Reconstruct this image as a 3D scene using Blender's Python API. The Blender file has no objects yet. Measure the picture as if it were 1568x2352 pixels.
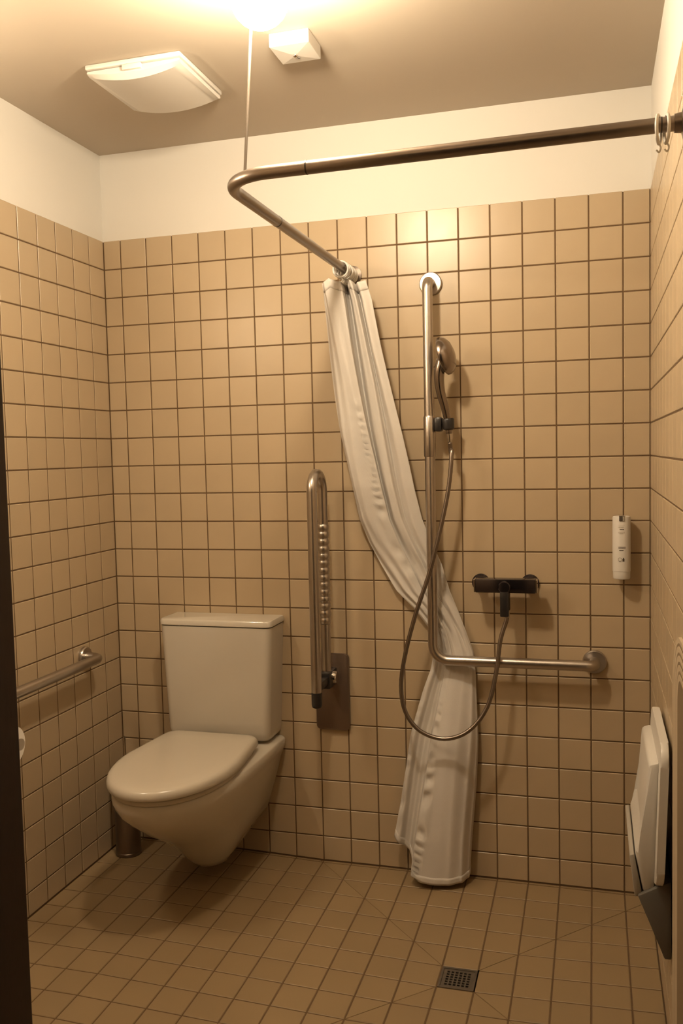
import bpy, bmesh, math, random
from mathutils import Vector, Matrix
random.seed(7)
S = bpy.context.scene
COL = S.collection

# ---------------------------------------------------------------- camera
F_PX, IMW, IMH = 2046.39, 1568.0, 2352.0
CX, CY, CZ = 1.67938, -2.88359, 1.41662
YAW, PITCH, ROLL = -0.27704, -0.06592, -0.0233
fwd = Vector((math.sin(YAW)*math.cos(PITCH), math.cos(YAW)*math.cos(PITCH), math.sin(PITCH)))
rgt0 = Vector((math.cos(YAW), -math.sin(YAW), 0.0)); up0 = rgt0.cross(fwd)
rgt = math.cos(ROLL)*rgt0 + math.sin(ROLL)*up0
upv = -math.sin(ROLL)*rgt0 + math.cos(ROLL)*up0
CAM = Vector((CX, CY, CZ))
cd = bpy.data.cameras.new('camera'); cam = bpy.data.objects.new('camera', cd); COL.objects.link(cam)
cd.sensor_fit = 'VERTICAL'; cd.sensor_height = 36.0; cd.lens = 36.0*F_PX/IMH
cd.clip_start = 0.02; cd.clip_end = 50
cam.matrix_world = Matrix(((rgt.x, upv.x, -fwd.x, CX), (rgt.y, upv.y, -fwd.y, CY), (rgt.z, upv.z, -fwd.z, CZ), (0, 0, 0, 1)))
S.camera = cam
def ray(u, v): return fwd + rgt*((u-IMW/2)/F_PX) - upv*((v-IMH/2)/F_PX)
def at_y(u, v, y): d = ray(u, v); return CAM + d*((y-CY)/d.y)
def at_x(u, v, x): d = ray(u, v); return CAM + d*((x-CX)/d.x)
def at_z(u, v, z): d = ray(u, v); return CAM + d*((z-CZ)/d.z)
def px(p):
    d = Vector(p)-CAM; w = max(d.dot(fwd), 1e-4)
    return IMW/2+F_PX*d.dot(rgt)/w, IMH/2-F_PX*d.dot(upv)/w

# ---------------------------------------------------------------- world, exposure, light levels
wd = bpy.data.worlds.new('world'); S.world = wd; wd.use_nodes = True
wd.node_tree.nodes['Background'].inputs[0].default_value = (1.0, 0.62, 0.32, 1)
wd.node_tree.nodes['Background'].inputs[1].default_value = 0.0
S.view_settings.view_transform = 'Standard'; S.view_settings.look = 'None'
S.view_settings.exposure = 0.2; S.view_settings.gamma = 1.0; S.view_settings.use_curve_mapping = False
WARM = (1.0, 0.80, 0.56)
LAMP_STRENGTH = 305.0      # opal ceiling lamp
WALL_LAMP_STRENGTH = 115.0    # strip lamp on the left wall, out of the picture

# ---------------------------------------------------------------- room numbers (metres)
W, H, T, P = 1.8453, 2.4881, 2.1874, 0.1
A0, B0, C0 = 0.0666, 0.0971, 0.1120       # first joint: back wall x, side walls -y, floor -y
YF = -1.95                                 # front wall (doorway) inner face
JNT = 0.0040
DX0, DX1 = A0+1.2, A0+1.3; DY0, DY1 = -(C0+0.5), -(C0+0.4)
def zf(x, y):                              # floor falls gently to the drain
    d = max(DX0-x, x-DX1, DY0-y, y-DY1, 0.0)
    return 0.03*(min(d, 0.9)-0.508)

# ---------------------------------------------------------------- materials
def new_mat(name):
    m = bpy.data.materials.new(name); m.use_nodes = True
    return m, m.node_tree, m.node_tree.nodes['Principled BSDF']
def mat(name, col, rough=0.5, metal=0.0, noise=0.0, nscale=30.0, bump=0.0, bscale=80.0, rand=0.0, coat=0.0, rvar=0.0, stretch=None, spec=None):
    m, nt, b = new_mat(name)
    b.inputs['Roughness'].default_value = rough; b.inputs['Metallic'].default_value = metal
    b.inputs['Base Color'].default_value = (*col, 1)
    if coat: b.inputs['Coat Weight'].default_value = coat; b.inputs['Coat Roughness'].default_value = 0.05
    if spec is not None: b.inputs['Specular IOR Level'].default_value = spec
    tc = nt.nodes.new('ShaderNodeTexCoord'); mp = nt.nodes.new('ShaderNodeMapping')
    nt.links.new(tc.outputs['Object'], mp.inputs['Vector'])
    if stretch: mp.inputs['Scale'].default_value = stretch
    nz = nt.nodes.new('ShaderNodeTexNoise'); nz.inputs['Scale'].default_value = nscale; nz.inputs['Detail'].default_value = 4
    nt.links.new(mp.outputs['Vector'], nz.inputs['Vector'])
    if noise or rand:
        hsv = nt.nodes.new('ShaderNodeHueSaturation'); hsv.inputs['Color'].default_value = (*col, 1)
        mr = nt.nodes.new('ShaderNodeMapRange'); mr.inputs['To Min'].default_value = 1-noise; mr.inputs['To Max'].default_value = 1+noise
        nt.links.new(nz.outputs['Fac'], mr.inputs['Value'])
        src = mr.outputs['Result']
        if rand:
            oi = nt.nodes.new('ShaderNodeObjectInfo'); m2 = nt.nodes.new('ShaderNodeMapRange')
            m2.inputs['To Min'].default_value = 1-rand; m2.inputs['To Max'].default_value = 1+rand
            nt.links.new(oi.outputs['Random'], m2.inputs['Value'])
            mu = nt.nodes.new('ShaderNodeMath'); mu.operation = 'MULTIPLY'
            nt.links.new(src, mu.inputs[0]); nt.links.new(m2.outputs['Result'], mu.inputs[1]); src = mu.outputs[0]
        nt.links.new(src, hsv.inputs['Value']); nt.links.new(hsv.outputs['Color'], b.inputs['Base Color'])
    if rvar:
        r2 = nt.nodes.new('ShaderNodeMapRange'); r2.inputs['To Min'].default_value = rough-rvar; r2.inputs['To Max'].default_value = rough+rvar
        nt.links.new(nz.outputs['Fac'], r2.inputs['Value']); nt.links.new(r2.outputs['Result'], b.inputs['Roughness'])
    if bump:
        n2 = nt.nodes.new('ShaderNodeTexNoise'); n2.inputs['Scale'].default_value = bscale; n2.inputs['Detail'].default_value = 3
        nt.links.new(mp.outputs['Vector'], n2.inputs['Vector'])
        bp = nt.nodes.new('ShaderNodeBump'); bp.inputs['Strength'].default_value = bump; bp.inputs['Distance'].default_value = 0.002
        nt.links.new(n2.outputs['Fac'], bp.inputs['Height']); nt.links.new(bp.outputs['Normal'], b.inputs['Normal'])
    return m
def emit_mat(name, col, strength):
    m, nt, b = new_mat(name)
    b.inputs['Base Color'].default_value = (0.9, 0.88, 0.84, 1); b.inputs['Roughness'].default_value = 0.3
    b.inputs['Emission Color'].default_value = (*col, 1); b.inputs['Emission Strength'].default_value = strength
    return m
M = dict(
    tile=mat('wall_tile_glaze', (0.43, 0.338, 0.222), 0.34, noise=0.03, nscale=12, bump=0.04, bscale=30, rand=0.035, rvar=0.05),
    ftile=mat('floor_tile_glaze', (0.265, 0.188, 0.100), 0.48, noise=0.05, nscale=9, bump=0.08, bscale=120, rand=0.04, rvar=0.06),
    grout=mat('brown_grout', (0.115, 0.068, 0.031), 0.9, noise=0.15, nscale=40, bump=0.3, bscale=300),
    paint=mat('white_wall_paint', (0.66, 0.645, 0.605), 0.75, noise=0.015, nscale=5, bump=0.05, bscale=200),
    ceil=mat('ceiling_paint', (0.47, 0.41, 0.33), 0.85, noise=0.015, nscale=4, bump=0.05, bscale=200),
    porc=mat('white_porcelain', (0.56, 0.52, 0.445), 0.14, noise=0.01, nscale=6, coat=0.3),
    lid=mat('white_seat_plastic', (0.52, 0.478, 0.40), 0.22, noise=0.01, nscale=6),
    plast=mat('white_plastic', (0.62, 0.595, 0.55), 0.35, noise=0.015, nscale=15),
    cream=mat('cream_plastic', (0.62, 0.56, 0.46), 0.45, noise=0.02, nscale=15),
    steel=mat('brushed_steel', (0.50, 0.46, 0.42), 0.30, 1.0, noise=0.05, nscale=60, rvar=0.05),
    steel_dk=mat('dark_brushed_steel', (0.26, 0.22, 0.19), 0.33, 1.0, noise=0.05, nscale=60, rvar=0.05),
    plate=mat('brown_steel_plate', (0.20, 0.15, 0.12), 0.38, 0.8, noise=0.05, nscale=40, rvar=0.05),
    chrome=mat('chrome', (0.66, 0.62, 0.58), 0.12, 1.0, noise=0.02, nscale=20),
    darkreflchrome=mat('chrome_dark_reflections', (0.07, 0.06, 0.065), 0.16, 0.9, noise=0.05, nscale=20),  # plain chrome, with the dark doorway's reflection put into its base colour
    dimreflchrome=mat('chrome_dim_reflections', (0.30, 0.255, 0.225), 0.22, 1.0, noise=0.04, nscale=20),  # chrome darkened in colour to stand in for reflections of darker room parts
    panel2=mat('dark_beige_plastic', (0.20, 0.145, 0.085), 0.6, noise=0.03, nscale=20),
    hanger=mat('dark_painted_wire', (0.10, 0.075, 0.05), 0.6, noise=0.05),
    black=mat('black_plastic', (0.016, 0.014, 0.014), 0.35, noise=0.1, nscale=20),
    fabric=mat('white_fabric', (0.58, 0.55, 0.51), 0.85, noise=0.03, nscale=40, bump=0.25, bscale=700),
    grey=mat('grey_plastic', (0.36, 0.33, 0.28), 0.5, noise=0.04, nscale=30),
    dkgrey=mat('dark_grey_plastic', (0.11, 0.10, 0.085), 0.55, noise=0.05, nscale=30),
    panel=mat('beige_ribbed_plastic', (0.50, 0.41, 0.29), 0.5, noise=0.03, nscale=20),
    door=mat('dark_stained_wood', (0.022, 0.009, 0.006), 0.45, noise=0.3, nscale=8, stretch=(12, 12, 0.8), bump=0.05),
    drain=mat('worn_drain_steel', (0.20, 0.175, 0.145), 0.45, 0.8, noise=0.2, nscale=60),
    dark=mat('dark_pit', (0.01, 0.008, 0.006), 0.9, noise=0.1),
    paper=mat('toilet_paper', (0.85, 0.82, 0.77), 0.95, noise=0.02, nscale=50, bump=0.2, bscale=400),
    ink=mat('brown_black_ink', (0.07, 0.05, 0.035), 0.6, noise=0.05),
    inkl=mat('pale_grey_ink', (0.30, 0.26, 0.20), 0.6, noise=0.05),
    lamp=emit_mat('lit_opal_glass', WARM, LAMP_STRENGTH),
    mlamp=emit_mat('lit_lamp_strip', WARM, WALL_LAMP_STRENGTH),
)

# ---------------------------------------------------------------- helpers
def link(name, me, m, parent=None):
    o = bpy.data.objects.new(name, me); COL.objects.link(o)
    if m is not None and not me.materials: me.materials.append(M[m])
    if parent: o.parent = parent
    return o
def obj(name, bm, m, parent=None, smooth=False, auto=None):
    me = bpy.data.meshes.new(name)
    bmesh.ops.recalc_face_normals(bm, faces=bm.faces[:])
    if smooth:
        for f in bm.faces: f.smooth = True
        if auto:
            for e in bm.edges:
                if len(e.link_faces) == 2 and e.calc_face_angle(0) > auto: e.smooth = False
    bm.to_mesh(me); bm.free()
    return link(name, me, m, parent)
def tag(o, label, cat, group=None):
    o['label'] = label; o['category'] = cat
    if group: o['group'] = group
    return o
def struct(o, label=None):
    o['kind'] = 'structure'
    if label: o['label'] = label
    return o
def thing(name, loc, label, cat, group=None):
    o = bpy.data.objects.new(name, None); COL.objects.link(o); o.location = loc; o.empty_display_size = 0.05
    ROOT[o.name] = Vector(loc)
    return tag(o, label, cat, group)
ROOT = {}
def part(name, bm, m, root, smooth=False, auto=None, parent=None):
    """a part modelled in room coordinates, hung under its thing (or under a part of it)"""
    bmesh.ops.translate(bm, verts=bm.verts[:], vec=-ROOT[root.name])
    return obj(name, bm, m, parent or root, smooth, auto)
def box(bm, x0, x1, y0, y1, z0, z1, bev=0.0, seg=2):
    vs = [bm.verts.new((x, y, z)) for x in (x0, x1) for y in (y0, y1) for z in (z0, z1)]
    q = [(0, 1, 3, 2), (4, 6, 7, 5), (0, 4, 5, 1), (2, 3, 7, 6), (0, 2, 6, 4), (1, 5, 7, 3)]
    fs = [bm.faces.new([vs[i] for i in f]) for f in q]
    if bev:
        es = {e for f in fs for e in f.edges}
        bmesh.ops.bevel(bm, geom=list(es), offset=bev, segments=seg, profile=0.5, affect='EDGES')
    return bm
def NB(): return bmesh.new()
def loft(bm, rings, cap=True, closed=True):
    R = [[bm.verts.new(p) for p in r] for r in rings]
    n = len(rings[0])
    for a, b in zip(R[:-1], R[1:]):
        for i in range(n if closed else n-1):
            j = (i+1) % n
            bm.faces.new((a[i], a[j], b[j], b[i]))
    if cap:
        bm.faces.new(R[0][::-1]); bm.faces.new(R[-1])
    return bm
def fillet(pts, r, n=8):
    pts = [Vector(p) for p in pts]; out = [pts[0]]
    for i in range(1, len(pts)-1):
        p, a, b = pts[i], pts[i-1], pts[i+1]
        ri = r[i-1] if isinstance(r, (list, tuple)) else r
        d1 = (a-p).normalized(); d2 = (b-p).normalized()
        ang = d1.angle(d2); t = min(ri/math.tan(ang/2), (a-p).length*0.49, (b-p).length*0.49); rr = t*math.tan(ang/2)
        c = p + (d1+d2).normalized()*(rr/math.sin(ang/2))
        s, e = p+d1*t-c, p+d2*t-c
        om = math.pi-ang
        for k in range(n+1):
            f = k/n; out.append(c + s*(math.sin((1-f)*om)/math.sin(om)) + e*(math.sin(f*om)/math.sin(om)))
    out.append(pts[-1]); return out
def catmull(pts, n=8):
    pts = [Vector(p) for p in pts]; q = [pts[0]*2-pts[1]]+pts+[pts[-1]*2-pts[-2]]; out = []
    for i in range(1, len(q)-2):
        for k in range(n):
            t = k/n; a, b, c, d = q[i-1:i+3]
            out.append(0.5*((2*b)+(c-a)*t+(2*a-5*b+4*c-d)*t*t+(3*b-a-3*c+d)*t**3))
    out.append(pts[-1]); return out
def tube(bm, pts, r, n=16, cap=True):
    """r: number or a list of one radius for each point"""
    pts = [Vector(p) for p in pts]; rings = []; u = None
    for i, p in enumerate(pts):
        t = (pts[min(i+1, len(pts)-1)]-pts[max(i-1, 0)]).normalized()
        if u is None:
            h = Vector((0, 0, 1)) if abs(t.z) < 0.9 else Vector((1, 0, 0)); u = t.cross(h).normalized()
        else: u = (u - t*u.dot(t)).normalized()
        w = t.cross(u); rr = r[i] if isinstance(r, (list, tuple)) else r
        rings.append([p + (u*math.cos(2*math.pi*k/n)+w*math.sin(2*math.pi*k/n))*rr for k in range(n)])
    return loft(bm, rings, cap)
def lathe(bm, prof, o, axis, n=24, cap=True):
    """prof: (distance along axis, radius)"""
    o = Vector(o); a = Vector(axis).normalized(); h = Vector((0, 0, 1)) if abs(a.z) < 0.9 else Vector((1, 0, 0))
    u = a.cross(h).normalized(); w = a.cross(u)
    return loft(bm, [[o+a*d+(u*math.cos(2*math.pi*k/n)+w*math.sin(2*math.pi*k/n))*max(r, 1e-4) for k in range(n)] for d, r in prof], cap)
def torus(bm, c, axis, R, r, n=28, m=8):
    c = Vector(c); a = Vector(axis).normalized(); h = Vector((0, 0, 1)) if abs(a.z) < 0.9 else Vector((1, 0, 0))
    u = a.cross(h).normalized(); w = a.cross(u); rings = []
    for i in range(n):
        d = u*math.cos(2*math.pi*i/n)+w*math.sin(2*math.pi*i/n)
        rings.append([bm.verts.new(c+d*(R+r*math.cos(2*math.pi*k/m))+a*(r*math.sin(2*math.pi*k/m))) for k in range(m)])
    for i in range(n):
        x, y = rings[i], rings[(i+1) % n]
        for k in range(m): bm.faces.new((x[k], x[(k+1) % m], y[(k+1) % m], y[k]))
    return bm
def prism(bm, poly, off, bev=0.0):
    """poly: 3D outline; off: extrusion vector"""
    off = Vector(off); a = [bm.verts.new(p) for p in poly]; b = [bm.verts.new(Vector(p)+off) for p in poly]; n = len(poly)
    fs = [bm.faces.new(a[::-1]), bm.faces.new(b)]+[bm.faces.new((a[i], a[(i+1) % n], b[(i+1) % n], b[i])) for i in range(n)]
    if bev: bmesh.ops.bevel(bm, geom=list({e for f in fs for e in f.edges}), offset=bev, segments=2, profile=0.5, affect='EDGES')
    return bm
def rrect(hw, hh, r, n=6):
    out = []
    for cx, cy, a in ((hw-r, hh-r, 0), (-hw+r, hh-r, 90), (-hw+r, -hh+r, 180), (hw-r, -hh+r, 270)):
        for k in range(n+1):
            t = math.radians(a+90*k/n); out.append((cx+r*math.cos(t), cy+r*math.sin(t)))
    return out

# ---------------------------------------------------------------- the room shell
def tile_bm(poly, to3, depth=0.007, bev=0.0012):
    """poly: convex 2D outline; to3(a, b, h) gives room coordinates, h = height out of the surface"""
    n = len(poly); cx = sum(p[0] for p in poly)/n; cy = sum(p[1] for p in poly)/n
    bm = NB(); rings = []
    for h, ins in ((-depth, 0), (-bev, 0), (0, bev*1.2)):
        r = []
        for a, b in poly:
            L = math.hypot(a-cx, b-cy); k = max(0.0, 1-ins*1.414/max(L, 1e-6)); r.append(to3(cx+(a-cx)*k, cy+(b-cy)*k, h))
        rings.append(r)
    return loft(bm, rings)
def clip(poly, nx, ny, c):
    """keep nx*x+ny*y <= c"""
    out = []
    for i in range(len(poly)):
        p, q = poly[i], poly[(i+1) % len(poly)]
        dp = nx*p[0]+ny*p[1]-c; dq = nx*q[0]+ny*q[1]-c
        if dp <= 0: out.append(p)
        if dp*dq < 0:
            t = dp/(dp-dq); out.append((p[0]+(q[0]-p[0])*t, p[1]+(q[1]-p[1])*t))
    return out
def area_px(poly, to3):
    q = [px(to3(a, b, 0)) for a, b in poly]
    ins = sum(1 for u, v in q if -5 < u < IMW+5 and -5 < v < IMH+5)
    if not ins or any((Vector(to3(a, b, 0))-CAM).dot(fwd) < 0.05 for a, b in poly): return 0
    return abs(sum(q[i][0]*q[(i+1) % len(q)][1]-q[(i+1) % len(q)][0]*q[i][1] for i in range(len(q))))/2
def lay_tiles(parent, polys, to3, m, limit=298, share=None):
    polys = sorted([p for p in polys if len(p) >= 3], key=lambda p: -area_px(p, to3))
    rest = NB(); nrest = 0; cache = {}
    for k, p in enumerate(polys):
        if k < limit and area_px(p, to3) > 60:
            if share:      # tiles of the same size share one mesh
                x0, y0 = min(a for a, b in p), min(b for a, b in p)
                key = tuple((round(a-x0, 4), round(b-y0, 4)) for a, b in p)
                if key not in cache:
                    bm = tile_bm([(a-x0, b-y0) for a, b in p], share)
                    cache[key] = None; o = obj('tile', bm, m, parent); cache[key] = o.data
                else: o = link('tile', cache[key], m, parent)
                o.location = to3(x0, y0, 0)
            else: o = obj('tile', tile_bm(p, to3), m, parent)
        else:
            t = tile_bm(p, to3); me = bpy.data.meshes.new('t'); t.to_mesh(me); t.free(); rest.from_mesh(me); bpy.data.meshes.remove(me); nrest += 1
    if nrest:
        o = obj('tile_field', rest, m, parent); o['kind'] = 'stuff'
    else: rest.free()
def spans(lo, hi, first, n):
    js = [lo]+[first+P*k for k in range(n) if lo+0.008 < first+P*k < hi-0.008]+[hi]
    return list(zip(js[:-1], js[1:]))
def wall_polys(cols, zfun):
    out = []
    for a, b in cols:
        a2, b2 = a+JNT/2, b-JNT/2
        for k in range(22):
            z1 = T-P*k-(JNT/2 if k else 0); z0 = T-P*(k+1)+JNT/2
            if k == 21: out.append([(a2, zfun(a2)+0.004), (b2, zfun(b2)+0.004), (b2, z1), (a2, z1)])
            else: out.append([(a2, z0), (b2, z0), (b2, z1), (a2, z1)])
    return out
GR = 0.0016   # grout lies this far behind the tile face
TH = 0.10
# back wall
wb = struct(obj('wall_back', box(NB(), -TH, W+TH, GR, TH, -0.06, T-0.002), 'grout'), 'back wall of square beige tiles with brown joints below a white painted band')
obj('painted_band', box(NB(), -TH, W+TH, 0.003, TH, T-0.002, H+0.02), 'paint', wb)
lay_tiles(wb, wall_polys(spans(0, W, A0, 19), lambda a: zf(a, 0)), lambda a, b, h: (a, -h, b), 'tile', share=lambda a, b, h: (a, -h, b))
# left wall (b runs towards the camera)
wl = struct(obj('wall_left', box(NB(), -TH, -GR, YF-0.12, GR, -0.06, T-0.002), 'grout'), 'left wall of square beige tiles below a white painted band')
obj('painted_band', box(NB(), -TH, -0.003, YF-0.12, 0.003, T-0.002, H+0.02), 'paint', wl)
lay_tiles(wl, wall_polys(spans(0, -YF, B0, 22), lambda a: zf(0, -a)), lambda a, b, h: (h, -a, b), 'tile', share=lambda a, b, h: (h, -a, b))
# right wall
wr = struct(obj('wall_right', box(NB(), W+GR, W+TH, YF-0.12, GR, -0.06, T-0.002), 'grout'), 'right wall of square beige tiles seen edge on below a white painted band')
obj('painted_band', box(NB(), W+0.003, W+TH, YF-0.12, 0.003, T-0.002, H+0.02), 'paint', wr)
lay_tiles(wr, wall_polys(spans(0, -YF, B0, 22), lambda a: zf(W, -a)), lambda a, b, h: (W-h, -a, b), 'tile', share=lambda a, b, h: (-h, -a, b))
# front wall with the doorway the camera looks through
DL, DR, DH = 0.968, 1.80, 2.12
bm = NB(); box(bm, -TH, DL-0.05, YF-0.12, YF, -0.06, H+0.02); box(bm, DR+0.04, W+TH, YF-0.12, YF, -0.06, H+0.02); box(bm, DL-0.05, DR+0.04, YF-0.12, YF, DH+0.05, H+0.02)
struct(obj('wall_front', bm, 'tile'), 'beige front wall around the doorway')
bm = NB(); box(bm, DL-0.05, DL+0.014, YF-0.135, YF+0.014, -0.02, DH+0.05, 0.003)
dr = struct(obj('door_1', bm, 'door'), 'dark brown wooden door frame at the edge of the doorway')
obj('frame_post', box(NB(), DR, DR+0.04, YF-0.135, YF+0.014, -0.02, DH+0.05, 0.003), 'door', dr)
obj('frame_head', box(NB(), DL+0.014, DR, YF-0.135, YF+0.014, DH, DH+0.05, 0.003), 'door', dr)
# ceiling
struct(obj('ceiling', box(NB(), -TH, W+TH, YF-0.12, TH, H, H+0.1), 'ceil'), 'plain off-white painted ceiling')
# floor
bm = NB(); nx, ny = 74, 84; xs = [W*i/nx for i in range(nx+1)]; ys = [GR+(YF-0.9-GR)*j/ny for j in range(ny+1)]
g = [[bm.verts.new((x, y, zf(x, y)-0.0016)) for y in ys] for x in xs]
for i in range(nx):
    for j in range(ny):
        x, y = (xs[i]+xs[i+1])/2, (ys[j]+ys[j+1])/2
        if not (DX0+0.004 < x < DX1-0.004 and DY0+0.004 < y < DY1-0.004): bm.faces.new((g[i][j], g[i][j+1], g[i+1][j+1], g[i+1][j]))
fl = struct(obj('floor', bm, 'grout'), 'floor of square beige tiles falling to a drain, with diagonal cuts')
polys = []
HC = 0.0012
for xa, xb in spans(0, W, A0, 19):
    for ya, yb in spans(YF-0.85, 0.0, -(C0+P*27), 29):
        cxm, cym = (xa+xb)/2, (ya+yb)/2
        if DX0 < cxm < DX1 and DY0 < cym < DY1: continue
        q = [(xa+JNT/2, ya+JNT/2), (xb-JNT/2, ya+JNT/2), (xb-JNT/2, yb-JNT/2), (xa+JNT/2, yb-JNT/2)]
        cut = None     # diagonal cuts run out from the corners of the drain at 45 degrees
        if max(abs(cxm-(DX0+DX1)/2), abs(cym-(DY0+DY1)/2)) < 0.62:
            for sx, sy, ox, oy in ((1, 1, DX1, DY1), (-1, 1, DX0, DY1), (-1, -1, DX0, DY0), (1, -1, DX1, DY0)):
                if (cxm-ox)*sx > 0 and (cym-oy)*sy > 0 and abs((cxm-ox)*sx-(cym-oy)*sy) < 0.09:
                    cut = (sy, -sx, sy*ox-sx*oy)   # line sy*x - sx*y = c
        if cut:
            nx_, ny_, c = cut
            polys += [clip(q, nx_, ny_, c-HC), clip(q, -nx_, -ny_, -c-HC)]
        else: polys.append(q)
polys = [p for p in polys if len(p) >= 3 and abs(sum(p[i][0]*p[(i+1) % len(p)][1]-p[(i+1) % len(p)][0]*p[i][1] for i in range(len(p)))) > 2e-5]
lay_tiles(fl, polys, lambda a, b, h: (a, b, zf(a, b)+h), 'ftile')

# ---------------------------------------------------------------- ceiling lamp (bright, cut by the top of the picture)
lp_ = at_z(597, 54, 2.323); LX, LY = lp_.x, lp_.y
t = thing('ceiling_lamp', (LX, LY, H), 'glowing opal globe lamp on the ceiling beside the square box', 'lamp')
part('base_plate', lathe(NB(), [(0, 0.055), (0.010, 0.055), (0.016, 0.042), (0.054, 0.040)], (LX, LY, H), (0, 0, -1), 40), 'plast', t, True, 0.6)
prof = [(0.0545+0.060*(1-math.cos(math.radians(a))), 0.062*math.sin(math.radians(a))) for a in (38, 50, 65, 80, 95, 110, 125, 140, 153, 165, 174, 179)]
part('glass_globe', lathe(NB(), prof, (LX, LY, H), (0, 0, -1), 40), 'lamp', t, True)
# second lamp, outside the picture: the photograph shows a second, fainter shadow to the right of the rail, the hand shower and the curtain,
# which places it on the left wall, about 1.3 m from the back wall and 2.05 m up
MY, MZ2 = -1.30, 2.05
t = thing('lamp_left_offscreen', (0, MY, MZ2), 'long lit lamp tube on a chrome wall bar on the left wall', 'lamp')
part('wall_bar', box(NB(), 0.0012, 0.020, MY-0.215, MY+0.215, MZ2-0.020, MZ2+0.020, 0.002), 'chrome', t)
for y_ in (MY-0.20, MY+0.20):
    part('tube_socket', box(NB(), 0.0205, 0.080, y_-0.008, y_+0.008, MZ2-0.022, MZ2+0.022, 0.003), 'chrome', t)
part('lamp_tube_offscreen', tube(NB(), [(0.06, MY-0.19, MZ2), (0.06, MY+0.19, MZ2)], 0.02, 16), 'mlamp', t, True, 0.8)

# ---------------------------------------------------------------- toilet
TX = 0.437
t = thing('toilet', (TX, -0.30, zf(TX, -0.3)), 'white wall-hung toilet with closed lid and boxy cistern', 'toilet')
def dshape(hw, yb, yf, rb, hwb, n=16):
    """plan outline of a pan: straight back, rounded back corners, elliptical front"""
    ym = yb+(yf-yb)*0.46; out = []
    for k in range(n+1):
        a = math.pi*k/n; out.append((-hw*math.cos(a), ym+(yf-ym)*math.sin(a)**0.92))
    for i, (sx, st) in enumerate(((1, 0), (-1, 1))):
        cx, cy = sx*(hwb-rb), yb-rb
        for k in range(6):
            a = math.radians(90*k/5); a = a if st == 0 else math.radians(90)-a
            out.append((cx+sx*rb*math.cos(a), cy+rb*math.sin(a)))
    return out
rings = []
for z, hw, yb, yf, hwb in ((0.070, 0.046, -0.16, -0.265, 0.043), (0.076, 0.062, -0.142, -0.287, 0.058), (0.100, 0.078, -0.110, -0.315, 0.076), (0.145, 0.102, -0.045, -0.362, 0.104),
                           (0.185, 0.120, -0.002, -0.408, 0.134), (0.230, 0.138, -0.001, -0.468, 0.148), (0.285, 0.158, -0.001, -0.556, 0.165), (0.335, 0.177, -0.001, -0.624, 0.180),
                           (0.375, 0.188, -0.001, -0.672, 0.190), (0.395, 0.194, -0.001, -0.685, 0.198), (0.410, 0.198, -0.001, -0.692, 0.204), (0.432, 0.198, -0.001, -0.692, 0.205), (0.438, 0.193, -0.003, -0.687, 0.200)):
    rings.append([(TX+x, y, z) for x, y in dshape(hw, yb, yf, min(0.02, hwb*0.3), hwb)])
part('bowl', loft(NB(), rings), 'porc', t, True, 0.9)
lidr = lambda s, z: [(TX+0.004+x*s, -0.44+(y+0.44)*s, z) for x, y in dshape(0.192, -0.152, -0.712, 0.045, 0.168, 24)]
part('seat', loft(NB(), [lidr(0.93, 0.4385), lidr(0.94, 0.442), lidr(0.94, 0.451), lidr(0.93, 0.4535)]), 'lid', t, True, 0.7)
part('lid', loft(NB(), [lidr(0.965, 0.4565), lidr(0.992, 0.4585), lidr(1.0, 0.464), lidr(0.998, 0.472), lidr(0.985, 0.480), lidr(0.955, 0.4860), lidr(0.90, 0.4890), lidr(0.70, 0.4905), lidr(0.3, 0.4915)]), 'lid', t, True, 0.9)
for sx in (-0.085, 0.085):
    part('hinge', lathe(NB(), [(-0.02, 0.011), (0.02, 0.011)], (TX+sx, -0.148, 0.452), (1, 0, 0), 14), 'lid', t, True, 0.7)
def cis(hw, yfr, z, r=0.024):
    yb = -0.001; pts = [(TX-hw, yb)]
    for k in range(7):
        a = math.radians(180+90*k/6); pts.append((TX-hw+r+r*math.cos(a), yfr+r+r*math.sin(a)))
    for k in range(7):
        a = math.radians(270+90*k/6); pts.append((TX+hw-r+r*math.cos(a), yfr+r+r*math.sin(a)))
    pts.append((TX+hw, yb)); return [(x, y, z) for x, y in pts]
c = part('cistern', loft(NB(), [cis(0.160, -0.095, 0.446), cis(0.178, -0.116, 0.450), cis(0.184, -0.124, 0.460), cis(0.187, -0.128, 0.480), cis(0.203, -0.132, 0.838)]), 'porc', t, True, 0.7)
part('cistern_lid', loft(NB(), [cis(0.203, -0.132, 0.8405), cis(0.206, -0.135, 0.843), cis(0.206, -0.135, 0.856), cis(0.203, -0.132, 0.861), cis(0.196, -0.126, 0.8625)]), 'porc', t, True, 0.7, c)

# ---------------------------------------------------------------- toilet brush behind the toilet
bx, by = 0.078, -0.125; bz = zf(bx, by)
t = thing('toilet_brush', (bx, by, bz), 'steel toilet brush holder in the corner behind the toilet', 'toilet brush')
part('holder', lathe(NB(), [(0, 0.043), (0.004, 0.045), (0.012, 0.045), (0.014, 0.0435), (0.30, 0.0435), (0.304, 0.041)], (bx, by, bz+0.0005), (0, 0, 1), 32), 'steel_dk', t, True, 0.6)
part('cover', lathe(NB(), [(0.3045, 0.041), (0.312, 0.036), (0.316, 0.012)], (bx, by, bz), (0, 0, 1), 32), 'steel_dk', t, True, 0.6)
part('handle', lathe(NB(), [(0.3165, 0.0045), (0.415, 0.0045), (0.425, 0.003)], (bx, by, bz), (0, 0, 1), 12), 'chrome', t, True, 0.8)

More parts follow.
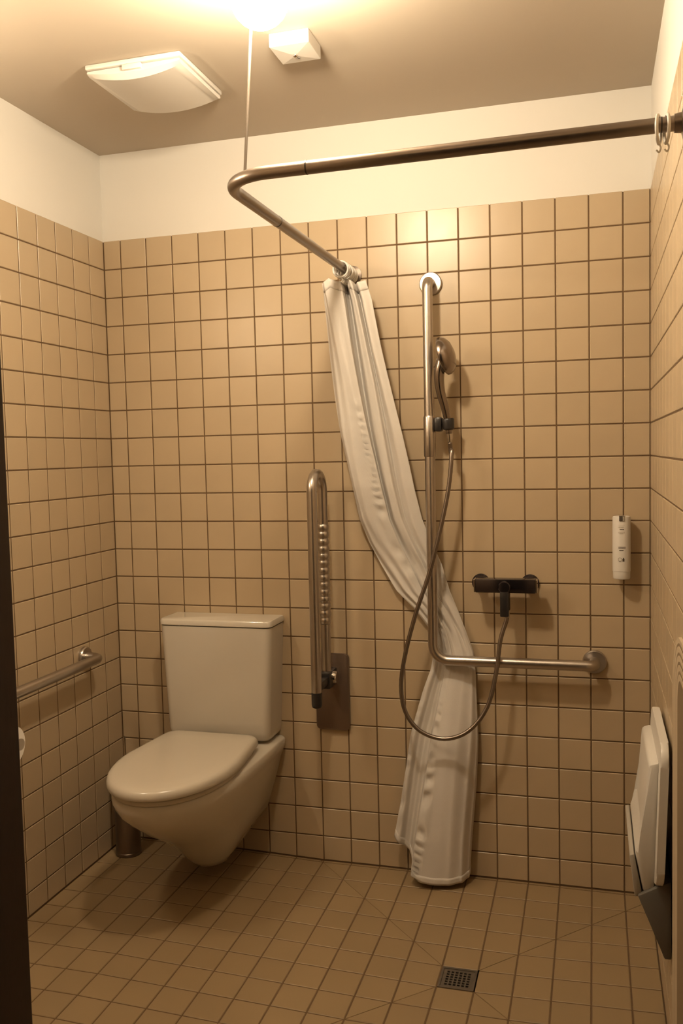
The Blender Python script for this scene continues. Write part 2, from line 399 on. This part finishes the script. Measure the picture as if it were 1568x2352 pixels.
# ---------------------------------------------------------------- hinged support rail beside the toilet, folded up
fx, yf_, yr_ = 0.815, -0.186, -0.072
t = thing('folding_support_rail', (fx, 0, 0.48), 'steel folding support rail standing upright beside the toilet', 'grab rail')
pl = [(0.816+a, -0.0015, 0.604+b) for a, b in rrect(0.059, 0.132, 0.014, 5)]
part('wall_plate', prism(NB(), pl, (0, -0.012, 0), 0.002), 'plate', t, True, 0.6)
part('hinge_block', box(NB(), fx-0.020, fx+0.020, -0.10, -0.014, 0.635, 0.692, 0.006), 'black', t, True, 0.7)
part('hinge_pin', lathe(NB(), [(-0.034, 0.018), (-0.030, 0.021), (0.030, 0.021), (0.034, 0.018)], (fx, -0.062, 0.668), (1, 0, 0), 24), 'chrome', t, True, 0.6)
zt = 1.352
loop = fillet([(fx, yf_, 0.645), (fx, yf_, zt), (fx, yr_, zt), (fx, yr_, 0.690)], 0.0569, 14)
part('rail_loop', tube(NB(), loop, 0.0165, 20), 'steel', t, True, 0.9)
part('lower_yoke', box(NB(), fx-0.014, fx+0.014, yf_, yr_-0.005, 0.650, 0.678, 0.005), 'black', t, True, 0.7)
part('end_cap', lathe(NB(), [(0, 0.0172), (0.040, 0.0172), (0.048, 0.015), (0.052, 0.008)], (fx, yf_, 0.648), (0, 0, -1), 20), 'black', t, True, 0.8)
gp, gr_ = [], []
for k in range(14*6+1):
    zz = 1.185-(1.185-0.850)*k/(14*6); gp.append((fx, yr_, zz)); gr_.append(0.0168+0.0034*abs(math.sin(math.pi*k/6)))
part('ribbed_grip', tube(NB(), gp, gr_, 20), 'steel', t, True)

# ---------------------------------------------------------------- L-shaped shower grab rail
RX, RY = 1.176, -0.066
t = thing('shower_grab_rail', (RX, 0, 0.745), 'L-shaped steel grab rail on the shower wall', 'grab rail')
path = fillet([(RX, -0.012, 1.953), (RX, RY, 1.953), (RX, RY, 0.742), (1.678, RY, 0.742), (1.678, -0.012, 0.742)], [0.032, 0.05, 0.042], 10)
part('rail', tube(NB(), path, 0.0165, 20), 'steel', t, True, 0.9)
for p in ((RX, 0, 1.953), (1.678, 0, 0.742)):
    part('wall_flange', lathe(NB(), [(0.0012, 0.037), (0.008, 0.037), (0.012, 0.034), (0.013, 0.017)], p, (0, -1, 0), 32), 'steel', t, True, 0.5)
sl = part('slide_sleeve', lathe(NB(), [(1.398, 0.0175), (1.402, 0.0192), (1.524, 0.0192), (1.528, 0.0175)], (RX, RY, 0), (0, 0, 1), 24), 'steel', t, True, 0.5)
hx = RX+0.0185
part('holder_block', box(NB(), hx, hx+0.0235, RY-0.022, RY+0.022, 1.478, 1.523, 0.006), 'black', t, True, 0.7, sl)
HB = Vector((1.238, -0.078, 1.500)); HD = Vector((-0.06, -0.10, 1.0)).normalized()
part('holder_cup', lathe(NB(), [(-0.018, 0.0135), (-0.014, 0.0180), (0.014, 0.0200), (0.018, 0.018), (0.018, 0.0165), (-0.018, 0.0132)], HB, HD, 24, cap=False), 'black', t, True, 0.6, sl)

# ---------------------------------------------------------------- hand shower
t = thing('hand_shower', HB, 'chrome hand shower resting in the holder on the grab rail', 'shower head')
hp = catmull([HB-HD*0.030, HB, HB+Vector((-0.008, -0.012, 0.05)), HB+Vector((-0.020, -0.022, 0.105)), HB+Vector((-0.022, -0.028, 0.155)), HB+Vector((-0.012, -0.030, 0.200))], 6)
n = len(hp)
part('handle', tube(NB(), hp, [0.0098+0.0075*min(1, (k/(n-1))**1.3*1.2) for k in range(n)], 18), 'dimreflchrome', t, True)
HN = Vector((-0.94, 0.10, -0.24)).normalized()    # spray face looks to the left and down
HC_ = HB+Vector((0.002, -0.032, 0.212))
prof = [(-0.026, 0.004), (-0.024, 0.020), (-0.018, 0.040), (-0.008, 0.054), (0.002, 0.060), (0.010, 0.060), (0.013, 0.056)]
hd = part('head', lathe(NB(), prof, HC_, HN, 36), 'dimreflchrome', t, True, 0.6)
part('spray_face', lathe(NB(), [(0.0132, 0.053), (0.015, 0.050), (0.0155, 0.02)], HC_, HN, 32), 'grey', t, True, 0.6, hd)
part('hose_nut', lathe(NB(), [(0.028, 0.0085), (0.050, 0.0085), (0.056, 0.007)], HB, -HD, 16), 'chrome', t, True, 0.6)
# ---------------------------------------------------------------- mixer
ML, MR = at_y(1104, 1335, -0.006), at_y(1217, 1338, -0.006); MZ = 0.988
t = thing('shower_mixer', ((ML.x+MR.x)/2, 0, MZ), 'chrome shower mixer bar with a lever pointing down', 'shower mixer')
for m_ in (ML, MR):
    part('wall_rosette', lathe(NB(), [(0.0012, 0.029), (0.006, 0.029), (0.012, 0.022), (0.030, 0.013), (0.056, 0.013)], (m_.x, 0, MZ), (0, -1, 0), 28), 'darkreflchrome', t, True, 0.5)
mx0, mx1 = ML.x+0.002-0.010, MR.x+0.012+0.010
mcx = (ML.x+MR.x)/2+0.006
part('body', box(NB(), mx0, mx1, -0.092, -0.050, MZ-0.0195, MZ+0.0235, 0.003), 'darkreflchrome', t, True, 0.7)
for x_ in (mx0-0.0045, mx1+0.0005):
    part('end_cap', box(NB(), x_, x_+0.004, -0.091, -0.051, MZ-0.0185, MZ+0.0225, 0.001), 'chrome', t)
lk = part('lever_hub', lathe(NB(), [(0.0925, 0.019), (0.108, 0.019), (0.112, 0.016), (0.113, 0.006)], (mcx, 0, MZ+0.001), (0, -1, 0), 28), 'darkreflchrome', t, True, 0.5)
part('lever', box(NB(), mcx-0.0135, mcx+0.0135, -0.113, -0.099, MZ-0.092, MZ-0.012, 0.004), 'black', t, True, 0.7, lk)
part('outlet', lathe(NB(), [(0.020, 0.011), (0.072, 0.011), (0.076, 0.0095)], (mcx+0.004, -0.074, MZ), (0, 0, -1), 18), 'darkreflchrome', t, True, 0.6)
# ---------------------------------------------------------------- hose
hz0 = HB-HD*0.058; out0 = Vector((mcx+0.004, -0.074, MZ-0.0775))
pts = [hz0, hz0-HD*0.03]
for u, v, y in ((1037, 1040, -0.088), (1030, 1120, -0.098), (1010, 1220, -0.106), (985, 1318, -0.112), (955, 1408, -0.118), (931, 1500, -0.124), (921, 1575, -0.130), (931, 1635, -0.136),
                (965, 1679, -0.142), (1020, 1697, -0.142), (1075, 1679, -0.134), (1118, 1625, -0.118), (1139, 1545, -0.100), (1149, 1470, -0.084)): pts.append(at_y(u, v, y))
pts += [out0-Vector((0, 0, 0.026)), out0-Vector((0, 0, 0.004))]
hose = catmull(pts, 10)
rr = [0.0066 if k % 2 else 0.0071 for k in range(len(hose))]
t = thing('shower_hose', out0, 'chrome shower hose looping down in front of the curtain', 'hose')
part('hose', tube(NB(), hose, rr, 12), 'steel_dk', t, True)
part('hose_nut', lathe(NB(), [(0.0005, 0.0092), (0.018, 0.0092), (0.021, 0.0075)], out0, (0, 0, -1), 16), 'chrome', t, True, 0.6)

# ---------------------------------------------------------------- soap dispenser
dx, dy = 1.7590, -0.036
t = thing('soap_dispenser', (dx, 0, 1.01), 'slim white soap dispenser bottle on the tiled shower wall', 'soap dispenser')
part('bottle', lathe(NB(), [(1.0120, 0.0225), (1.0135, 0.0245), (1.016, 0.0255), (1.036, 0.0258), (1.0365, 0.0266), (1.200, 0.0266), (1.2035, 0.0255), (1.2050, 0.023)], (dx, dy, 0), (0, 0, 1), 40), 'plast', t, True, 0.5)
part('wall_bracket', box(NB(), dx-0.008, dx+0.008, dy+0.024, -0.0012, 1.03, 1.20, 0.002), 'chrome', t)
k_ = part('lock_clip', box(NB(), dx-0.0085, dx+0.0085, dy-0.0275, dy+0.02, 1.205, 1.2085, 0.001), 'chrome', t)
part('lock_window', box(NB(), dx-0.0075, dx+0.0025, dy-0.0285, dy-0.0255, 1.191, 1.205, 0.0008), 'ink', t, False, None, k_)
part('lock_edge', box(NB(), dx+0.0028, dx+0.0075, dy-0.0282, dy-0.0255, 1.191, 1.205, 0.0008), 'grey', t, False, None, k_)
def band(bm, a0, a1, z0, z1, r=0.02675, n=6):
    """a strip of print wrapped on the bottle; angles in degrees, 0 faces the room"""
    v = [[bm.verts.new((dx+r*math.sin(math.radians(a0+(a1-a0)*k/n)), dy-r*math.cos(math.radians(a0+(a1-a0)*k/n)), z)) for k in range(n+1)] for z in (z0, z1)]
    for k in range(n): bm.faces.new((v[0][k], v[0][k+1], v[1][k+1], v[1][k]))
random.seed(3)
def words(bm, a0, a1, z, h, gap=1.5):
    a = a0
    while a < a1-1:
        w = random.uniform(2.2, 3.6); band(bm, a, min(a+w, a1), z, z+h, n=2); a += w+gap
bm = NB(); band(bm, -22, 18, 1.1780, 1.1784); words(bm, -22, 16, 1.1700, 0.0042, 2.6); band(bm, -22, 18, 1.1588, 1.1592)
words(bm, -22, 20, 1.1545, 0.0022, 1.2); words(bm, -14, 10, 1.1512, 0.0022, 1.0)
torus(bm, (dx-0.0055, dy-0.0262, 1.0745), (0.2, 1, 0), 0.0052, 0.0005, 20, 4)
part('printed_text', bm, 'inkl', t)['kind'] = 'stuff'
bm = NB(); words(bm, -12, 16, 1.1640, 0.0034, 0.9); words(bm, -22, 24, 1.1105, 0.0024, 0.9); words(bm, -22, 24, 1.1070, 0.0024, 0.9); words(bm, -16, 12, 1.1000, 0.0036, 0.8)
band(bm, 4, 17, 1.0680, 1.0765); band(bm, 7, 14, 1.0765, 1.0795); band(bm, -20, -2, 1.0668, 1.0682)
part('printed_mark', bm, 'ink', t)['kind'] = 'stuff'

# ---------------------------------------------------------------- curtain rod
ZR, RXL, RYF, RR = 2.0, 0.918, -1.105, 0.0137
t = thing('curtain_rod', (RXL, 0, ZR), 'brushed steel L-shaped shower curtain rod hung from the ceiling', 'curtain rod')
part('tube', tube(NB(), fillet([(RXL, -0.010, ZR), (RXL, RYF, ZR), (W-0.010, RYF-0.012, ZR)], 0.115, 20), RR, 20), 'steel_dk', t, True, 0.9)
for p, ax in (((RXL, -0.0012, ZR), (0, -1, 0)), ((W-0.0012, RYF-0.012, ZR), (-1, 0, 0))):
    part('wall_flange', lathe(NB(), [(0, 0.030), (0.006, 0.030), (0.010, 0.018), (0.022, 0.0165)], p, ax, 28), 'steel_dk', t, True, 0.5)
for p, ax in (((RXL, -0.735, ZR), (0, 1, 0)), ((1.118, RYF-0.003, ZR), (1, 0, 0)), ((1.800, RYF-0.0115, ZR), (1, 0, 0))):
    part('joint_ring', lathe(NB(), [(-0.0012, RR+0.0006), (0.0012, RR+0.0006)], p, ax, 24), 'black', t, True, 0.6)
ht = at_z(583, -105, H); hb = at_z(562, 410, ZR)
part('ceiling_hanger', tube(NB(), [hb+Vector((0, 0, 0.004)), Vector((ht.x, ht.y, H-0.001))], 0.0032, 10), 'hanger', t, True, 0.9)
part('hanger_rosette', lathe(NB(), [(0, 0.018), (0.004, 0.018), (0.007, 0.008)], (ht.x, ht.y, H), (0, 0, -1), 20), 'steel_dk', t, True, 0.6)

# ---------------------------------------------------------------- curtain rings
def ring_thing(x, y, axis, label, group, tilt=0.0):
    c = Vector((x, y, ZR-0.0075)); r = thing('curtain_ring', (x, y, ZR), label, 'curtain ring', group)
    ax = Vector(axis).normalized(); ax = (ax+Vector((axis[1], axis[0], 0))*tilt).normalized()
    part('ring', torus(NB(), c, ax, 0.0245, 0.0032, 28, 8), 'plast', r, True)
    e = c+Vector((0, 0, -0.0245))
    part('hook', tube(NB(), catmull([e+Vector((0, 0, 0.001)), e+Vector((0.004, 0.002, -0.008)), e+Vector((0.001, 0, -0.016)), e+Vector((-0.004, -0.002, -0.012))], 5), 0.0016, 8), 'plast', r, True)
for k in range(9):
    ring_thing(RXL+random.uniform(-0.001, 0.001), -0.150+0.0145*k, (0, 1, 0), 'white plastic curtain ring on the rod above the bunched curtain', 'curtain rings above the bunched curtain', random.uniform(-0.12, 0.12))
for k, x in enumerate((1.795, 1.809)):
    ring_thing(x, RYF-0.0115, (1, 0, 0), 'white plastic curtain ring left empty on the rod by the right wall', 'empty curtain rings by the right wall', -0.2+0.3*k)

# ---------------------------------------------------------------- shower curtain, tucked behind the grab rail
KEY = [  # z, left x, right x, centre y, half depth
    (1.968, 0.832, 0.986, -0.095, 0.062), (1.90, 0.838, 1.008, -0.095, 0.060), (1.75, 0.855, 1.035, -0.092, 0.050), (1.487, 0.886, 1.087, -0.080, 0.042), (1.30, 0.915, 1.120, -0.062, 0.032),
    (1.198, 0.930, 1.142, -0.046, 0.024), (1.12, 0.958, 1.172, -0.034, 0.018), (1.05, 0.994, 1.203, -0.027, 0.0145), (0.96, 1.048, 1.228, -0.025, 0.013), (0.90, 1.108, 1.252, -0.025, 0.013), (0.83, 1.160, 1.278, -0.025, 0.013),
    (0.76, 1.172, 1.302, -0.025, 0.013), (0.70, 1.160, 1.307, -0.026, 0.014), (0.62, 1.132, 1.309, -0.034, 0.021), (0.48, 1.090, 1.311, -0.050, 0.034), (0.30, 1.058, 1.303, -0.060, 0.042), (0.15, 1.030, 1.294, -0.066, 0.046), (0.03, 1.010, 1.288, -0.068, 0.048)]
PA = [(0, 0.0, 0.35), (0.12, 0.10, 0.75), (0.25, 0.22, 0.95), (0.40, 0.38, 1.0), (0.50, 0.50, 0.92), (0.545, 0.465, 0.50), (0.60, 0.485, 0.26), (0.68, 0.60, 0.62), (0.76, 0.70, 0.70), (0.80, 0.72, 0.48), (0.85, 0.74, 0.34), (0.92, 0.86, 0.66), (1.0, 1.0, 0.58)]
PB = [(0, 0.0, 0.30), (0.10, 0.07, 0.42), (0.18, 0.15, 0.20), (0.26, 0.22, 0.12), (0.33, 0.30, 0.50), (0.39, 0.33, 0.82), (0.50, 0.45, 0.98), (0.62, 0.58, 1.0), (0.75, 0.73, 0.95), (0.88, 0.90, 0.72), (0.95, 0.98, 0.35), (1.0, 0.985, 0.05)]
def interp(tab, x, col):
    if x >= tab[-1][0]: return tab[-1][col]
    for a, b in zip(tab[:-1], tab[1:]):
        if a[0] <= x <= b[0]:
            t_ = (x-a[0])/(b[0]-a[0]); t_ = t_*t_*(3-2*t_) if col == 2 else t_; return a[col]+(b[col]-a[col])*t_
    return tab[0][col]
KT = [(-k[0],)+k[1:] for k in KEY]
def curtain_pt(s, z, off=0.0):
    row = [interp(KT, -z, c) if c != 2 else None for c in range(5)]
    xl = interp(KT, -z, 1); xr = [k for k in (interp([(a[0], a[2]) for a in KT], -z, 1),)][0]; yc = row[3]; hd_ = row[4]
    w = min(1, max(0, (0.98-z)/0.35)); w = w*w*(3-2*w)
    a = (interp(PA, s, 1), interp(PA, s, 2)); b = (interp(PB, s, 1), interp(PB, s, 2))
    xfr = a[0]*(1-w)+b[0]*w; yfr = a[1]*(1-w)+b[1]*w
    x = xl+(xr-xl)*xfr; y = yc+hd_-2*hd_*yfr
    free = min(1, hd_/0.04)
    # soft folds and the puckered seam
    y += free*0.008*math.sin(9*s+5.0*z)*math.sin(3.1*z+s*4)
    x += 0.004*free*math.sin(7*z+11*s)
    if z < 1.62: y -= 0.0075*free*math.sin(115*z+26*math.sin(9*z)+6*s)*math.exp(-((s-0.43)/0.05)**2)*min(1, (1.62-z)/0.15)
    if z < 0.75: y -= 0.0055*free*math.sin(100*z+14*math.sin(13*z))*math.exp(-((s-0.05)/0.045)**2)
    # bunched creases where the cloth goes behind the rail
    if 0.7 < z < 1.25: y += 0.0045*math.sin(30*s+18*z)*math.exp(-((z-0.98)/0.16)**2)
    return Vector((x, min(y, -0.006)-off, z))
def hem_z(s):
    if s < 0.30: return 0.135-0.06*(s/0.30)
    q = min(1, (s-0.30)/0.10); base = 0.075-0.052*q*q*(3-2*q)
    return base-0.012*math.sin(math.pi*max(0, (s-0.38)/0.62))+0.004
t = thing('shower_curtain', (1.0, -0.06, 0.03), 'white fabric shower curtain bunched and tucked behind the grab rail', 'shower curtain')
def sheet(z0f, z1f, nr, ns=110, off=0.0, solid=0.0012, cr=None):
    bm = NB(); g = []
    for i in range(nr+1):
        row = []
        for j in range(ns+1):
            s = j/ns; za, zb = z0f(s), z1f(s); z = za+(zb-za)*i/nr
            row.append(bm.verts.new(curtain_pt(s, z, off)))
        g.append(row)
    for i in range(nr):
        for j in range(ns): bm.faces.new((g[i][j], g[i][j+1], g[i+1][j+1], g[i+1][j]))
    return bm
o = part('fabric', sheet(lambda s: 1.966-0.012*abs(math.sin(9*s)), hem_z, 200), 'fabric', t, True)
md = o.modifiers.new('thickness', 'SOLIDIFY'); md.thickness = 0.0012; md.offset = 0
for nm, a, b in (('top_hem', lambda s: 1.967-0.012*abs(math.sin(9*s)), lambda s: 1.938-0.012*abs(math.sin(9*s))), ('bottom_hem', lambda s: hem_z(s)+0.022, lambda s: hem_z(s)-0.001)):
    o = part(nm, sheet(a, b, 3), 'fabric', t, True); md = o.modifiers.new('thickness', 'SOLIDIFY'); md.thickness = 0.0034; md.offset = 0

# ---------------------------------------------------------------- ceiling fan cover
fc = [at_z(u, v, H-0.012) for u, v in ((207, 160), (404, 117), (497, 216), (320, 254))]
fcx = sum(p.x for p in fc)/4; fcy = sum(p.y for p in fc)/4
t = thing('fan_cover', (fcx, fcy, H), 'square white fan cover with a bowed face on the ceiling', 'fan cover')
hw_, hh_ = 0.142, 0.140
part('frame', box(NB(), fcx-hw_, fcx+hw_, fcy-hh_, fcy+hh_, H-0.014, H-0.0005, 0.004), 'plast', t, True, 0.7)
rings = []; n = 22
for i in range(n+1):
    x = -1+2*i/n; bow = 0.021*(1-x*x)+0.011; xx = fcx+x*(hw_-0.004)
    rings.append([(xx, fcy-hh_+0.006, H-0.017), (xx, fcy-hh_+0.004, H-0.017-bow*0.55), (xx, fcy-hh_+0.016, H-0.017-bow), (xx, fcy+hh_-0.016, H-0.017-bow), (xx, fcy+hh_-0.004, H-0.017-bow*0.55), (xx, fcy+hh_-0.006, H-0.017)])
part('face_panel', loft(NB(), rings), 'plast', t, True, 0.5)
tp = at_z(305, 146, H-0.02)
part('clip_tab', box(NB(), fcx-0.028, fcx+0.028, fcy-hh_-0.004, fcy-hh_+0.010, H-0.030, H-0.015, 0.003), 'plast', t, True, 0.7)
# ---------------------------------------------------------------- small square ceiling box
sb = [at_z(u, v, H-0.036) for u, v in ((622, 113), (700, 97), (735, 135), (655, 150))]
sx_ = sum(p.x for p in sb)/4; sy_ = sum(p.y for p in sb)/4; hs = 0.053
t = thing('emergency_light', (sx_, sy_, H), 'small white square box with a shallow pyramid face on the ceiling', 'ceiling box')
part('housing', box(NB(), sx_-hs, sx_+hs, sy_-hs, sy_+hs, H-0.034, H-0.0005, 0.0015), 'plast', t)
bm = NB(); a = [bm.verts.new((sx_+i*hs*0.985, sy_+j*hs*0.985, H-0.0342)) for i, j in ((-1, -1), (1, -1), (1, 1), (-1, 1))]; b = [bm.verts.new((sx_+i*0.008, sy_+j*0.008, H-0.0395)) for i, j in ((-1, -1), (1, -1), (1, 1), (-1, 1))]
for i in range(4): bm.faces.new((a[i], a[(i+1) % 4], b[(i+1) % 4], b[i]))
bm.faces.new(b); bm.faces.new(a[::-1])
part('pyramid_face', bm, 'plast', t)
part('lens', lathe(NB(), [(0.0396, 0.006), (0.043, 0.005), (0.045, 0.002)], (sx_, sy_, H), (0, 0, -1), 16), 'chrome', t, True, 0.8)
part('sensor_dot', lathe(NB(), [(0.0385, 0.0035), (0.0405, 0.003)], (sx_+0.004, sy_+0.017, H), (0, 0, -1), 12), 'dkgrey', t)
part('side_screw', lathe(NB(), [(0, 0.004), (0.0015, 0.0035)], (sx_, sy_-hs, H-0.013), (0, -1, 0), 12), 'cream', t)

# ---------------------------------------------------------------- grab bar and paper roll on the left wall
t = thing('wall_grab_bar', (0, -0.25, 0.745), 'short horizontal steel grab bar on the left tiled wall', 'grab rail')
gy0, gy1, gz, gx = -0.235, -0.760, 0.742, 0.062
part('bar', tube(NB(), fillet([(0.012, gy0, gz), (gx, gy0, gz), (gx, gy1, gz), (0.012, gy1, gz)], 0.036, 10), 0.0165, 20), 'steel', t, True, 0.9)
for y in (gy0, gy1):
    part('wall_flange', lathe(NB(), [(0.0012, 0.036), (0.008, 0.036), (0.012, 0.033), (0.013, 0.017)], (0, y, gz), (1, 0, 0), 30), 'steel', t, True, 0.5)
ry, rz = -0.812, 0.636
t = thing('paper_holder', (0, ry, rz), 'steel peg holding the paper roll on the left wall', 'paper holder')
part('peg', lathe(NB(), [(0.0012, 0.022), (0.006, 0.022), (0.009, 0.012), (0.150, 0.012), (0.154, 0.016), (0.158, 0.016)], (0, ry, rz), (1, 0, 0), 22), 'steel', t, True, 0.5)
bm = NB(); pr = [(0.030, 0.020), (0.030, 0.054), (0.132, 0.054), (0.132, 0.020)]; n = 36
rg = [[(d, ry+r*math.cos(2*math.pi*k/n), rz-0.007+r*math.sin(2*math.pi*k/n)) for k in range(n)] for d, r in pr+pr[:1]]
loft(bm, rg, cap=False); bmesh.ops.remove_doubles(bm, verts=bm.verts[:], dist=1e-5)
t = thing('paper_roll', (0.08, ry, rz-0.061), 'white toilet paper roll below the grab bar on the left wall', 'paper roll')
part('paper', bm, 'paper', t, True, 0.6)

# ---------------------------------------------------------------- floor drain
t = thing('floor_drain', ((DX0+DX1)/2, (DY0+DY1)/2, zf(DX0, DY0)), 'small square steel floor drain with a grid of holes', 'drain')
dcx, dcy = (DX0+DX1)/2, (DY0+DY1)/2; dz = zf(dcx, dcy)
bm = NB(); e = 0.0485
for a in ((dcx-e, dcx+e, dcy-e, dcy-e+0.006), (dcx-e, dcx+e, dcy+e-0.006, dcy+e), (dcx-e, dcx-e+0.006, dcy-e+0.006, dcy+e-0.006), (dcx+e-0.006, dcx+e, dcy-e+0.006, dcy+e-0.006)): box(bm, *a, dz-0.03, dz+0.0005)
part('frame', bm, 'drain', t)
bm = NB(); nh = 6; mg = 0.0095; bar = 0.0042; ge = e-0.0065; cell = (2*ge-2*mg+bar)/nh
cuts = [-ge]
for k in range(nh): cuts += [-ge+mg+k*cell, -ge+mg+k*cell+cell-bar]
cuts.append(ge)
g = [[bm.verts.new((dcx+x, dcy+y, dz-0.0015)) for y in cuts] for x in cuts]; fs = []
for i in range(len(cuts)-1):
    for j in range(len(cuts)-1):
        if i % 2 == 1 and j % 2 == 1: continue
        fs.append(bm.faces.new((g[i][j], g[i+1][j], g[i+1][j+1], g[i][j+1])))
r_ = bmesh.ops.extrude_face_region(bm, geom=fs); bmesh.ops.translate(bm, verts=[v for v in r_['geom'] if isinstance(v, bmesh.types.BMVert)], vec=(0, 0, -0.003))
part('grate', bm, 'drain', t)
part('sump', box(NB(), dcx-e+0.007, dcx+e-0.007, dcy-e+0.007, dcy+e-0.007, dz-0.05, dz-0.02), 'dark', t)

# ---------------------------------------------------------------- folded shower seat on the right wall
t = thing('folding_shower_seat', (W, -0.65, 0.25), 'white shower seat with a grey bracket, folded up on the right wall', 'shower seat')
def ext(prof_, y0, y1, bev): return prism(NB(), [(x, y0, z) for x, z in prof_], (0, y1-y0, 0), bev)
def plate(yc, zc, hy, hz, r, xo, th, lean, n=6):
    pl_ = [(xo+lean*(b-hz)/(2*hz), yc+a, zc+b) for a, b in rrect(hy, hz, r, n)]
    return prism(NB(), pl_, (th, 0, 0), 0.004)
part('seat_shell', plate(-0.655, 0.585, 0.185, 0.165, 0.045, W-0.026, 0.018, 0.012), 'plast', t, True, 0.6)
part('seat_pad', ext([(W-0.0265, 0.700), (W-0.050, 0.692), (W-0.062, 0.520), (W-0.080, 0.486), (W-0.062, 0.392), (W-0.0365, 0.402)], -0.79, -0.49, 0.007), 'plast', t, True, 0.6)
part('grip_edge', ext([(W-0.092, 0.478), (W-0.0815, 0.482), (W-0.064, 0.388), (W-0.080, 0.378)], -0.79, -0.49, 0.004), 'grey', t, True, 0.6)
part('wall_bracket', ext([(W-0.074, 0.388), (W-0.0012, 0.430), (W-0.0012, 0.245), (W-0.016, 0.245), (W-0.060, 0.355)], -0.80, -0.48, 0.003), 'dkgrey', t, True, 0.6)

# ---------------------------------------------------------------- ribbed beige panel beyond it
t = thing('ribbed_panel', (W, -1.3, 0.03), 'beige ribbed panel with rounded corners standing against the right wall', 'wall panel')
def outline(d):
    return [(a-1.325, 0.535+b) for a, b in rrect(0.43-d, 0.505-d*0.28, 0.16-d*0.5, 10)]
x_ = W-0.0013
for k in range(10):
    d = 0.045*(k//2)+(0.030 if k % 2 else 0.0)
    th = 0.0009 if k else 0.006
    part('dark_seam' if k % 2 else 'rib', prism(NB(), [(x_, y, z) for y, z in outline(d)], (-th, 0, 0), 0.0), 'panel2' if k % 2 else 'panel', t); x_ -= th
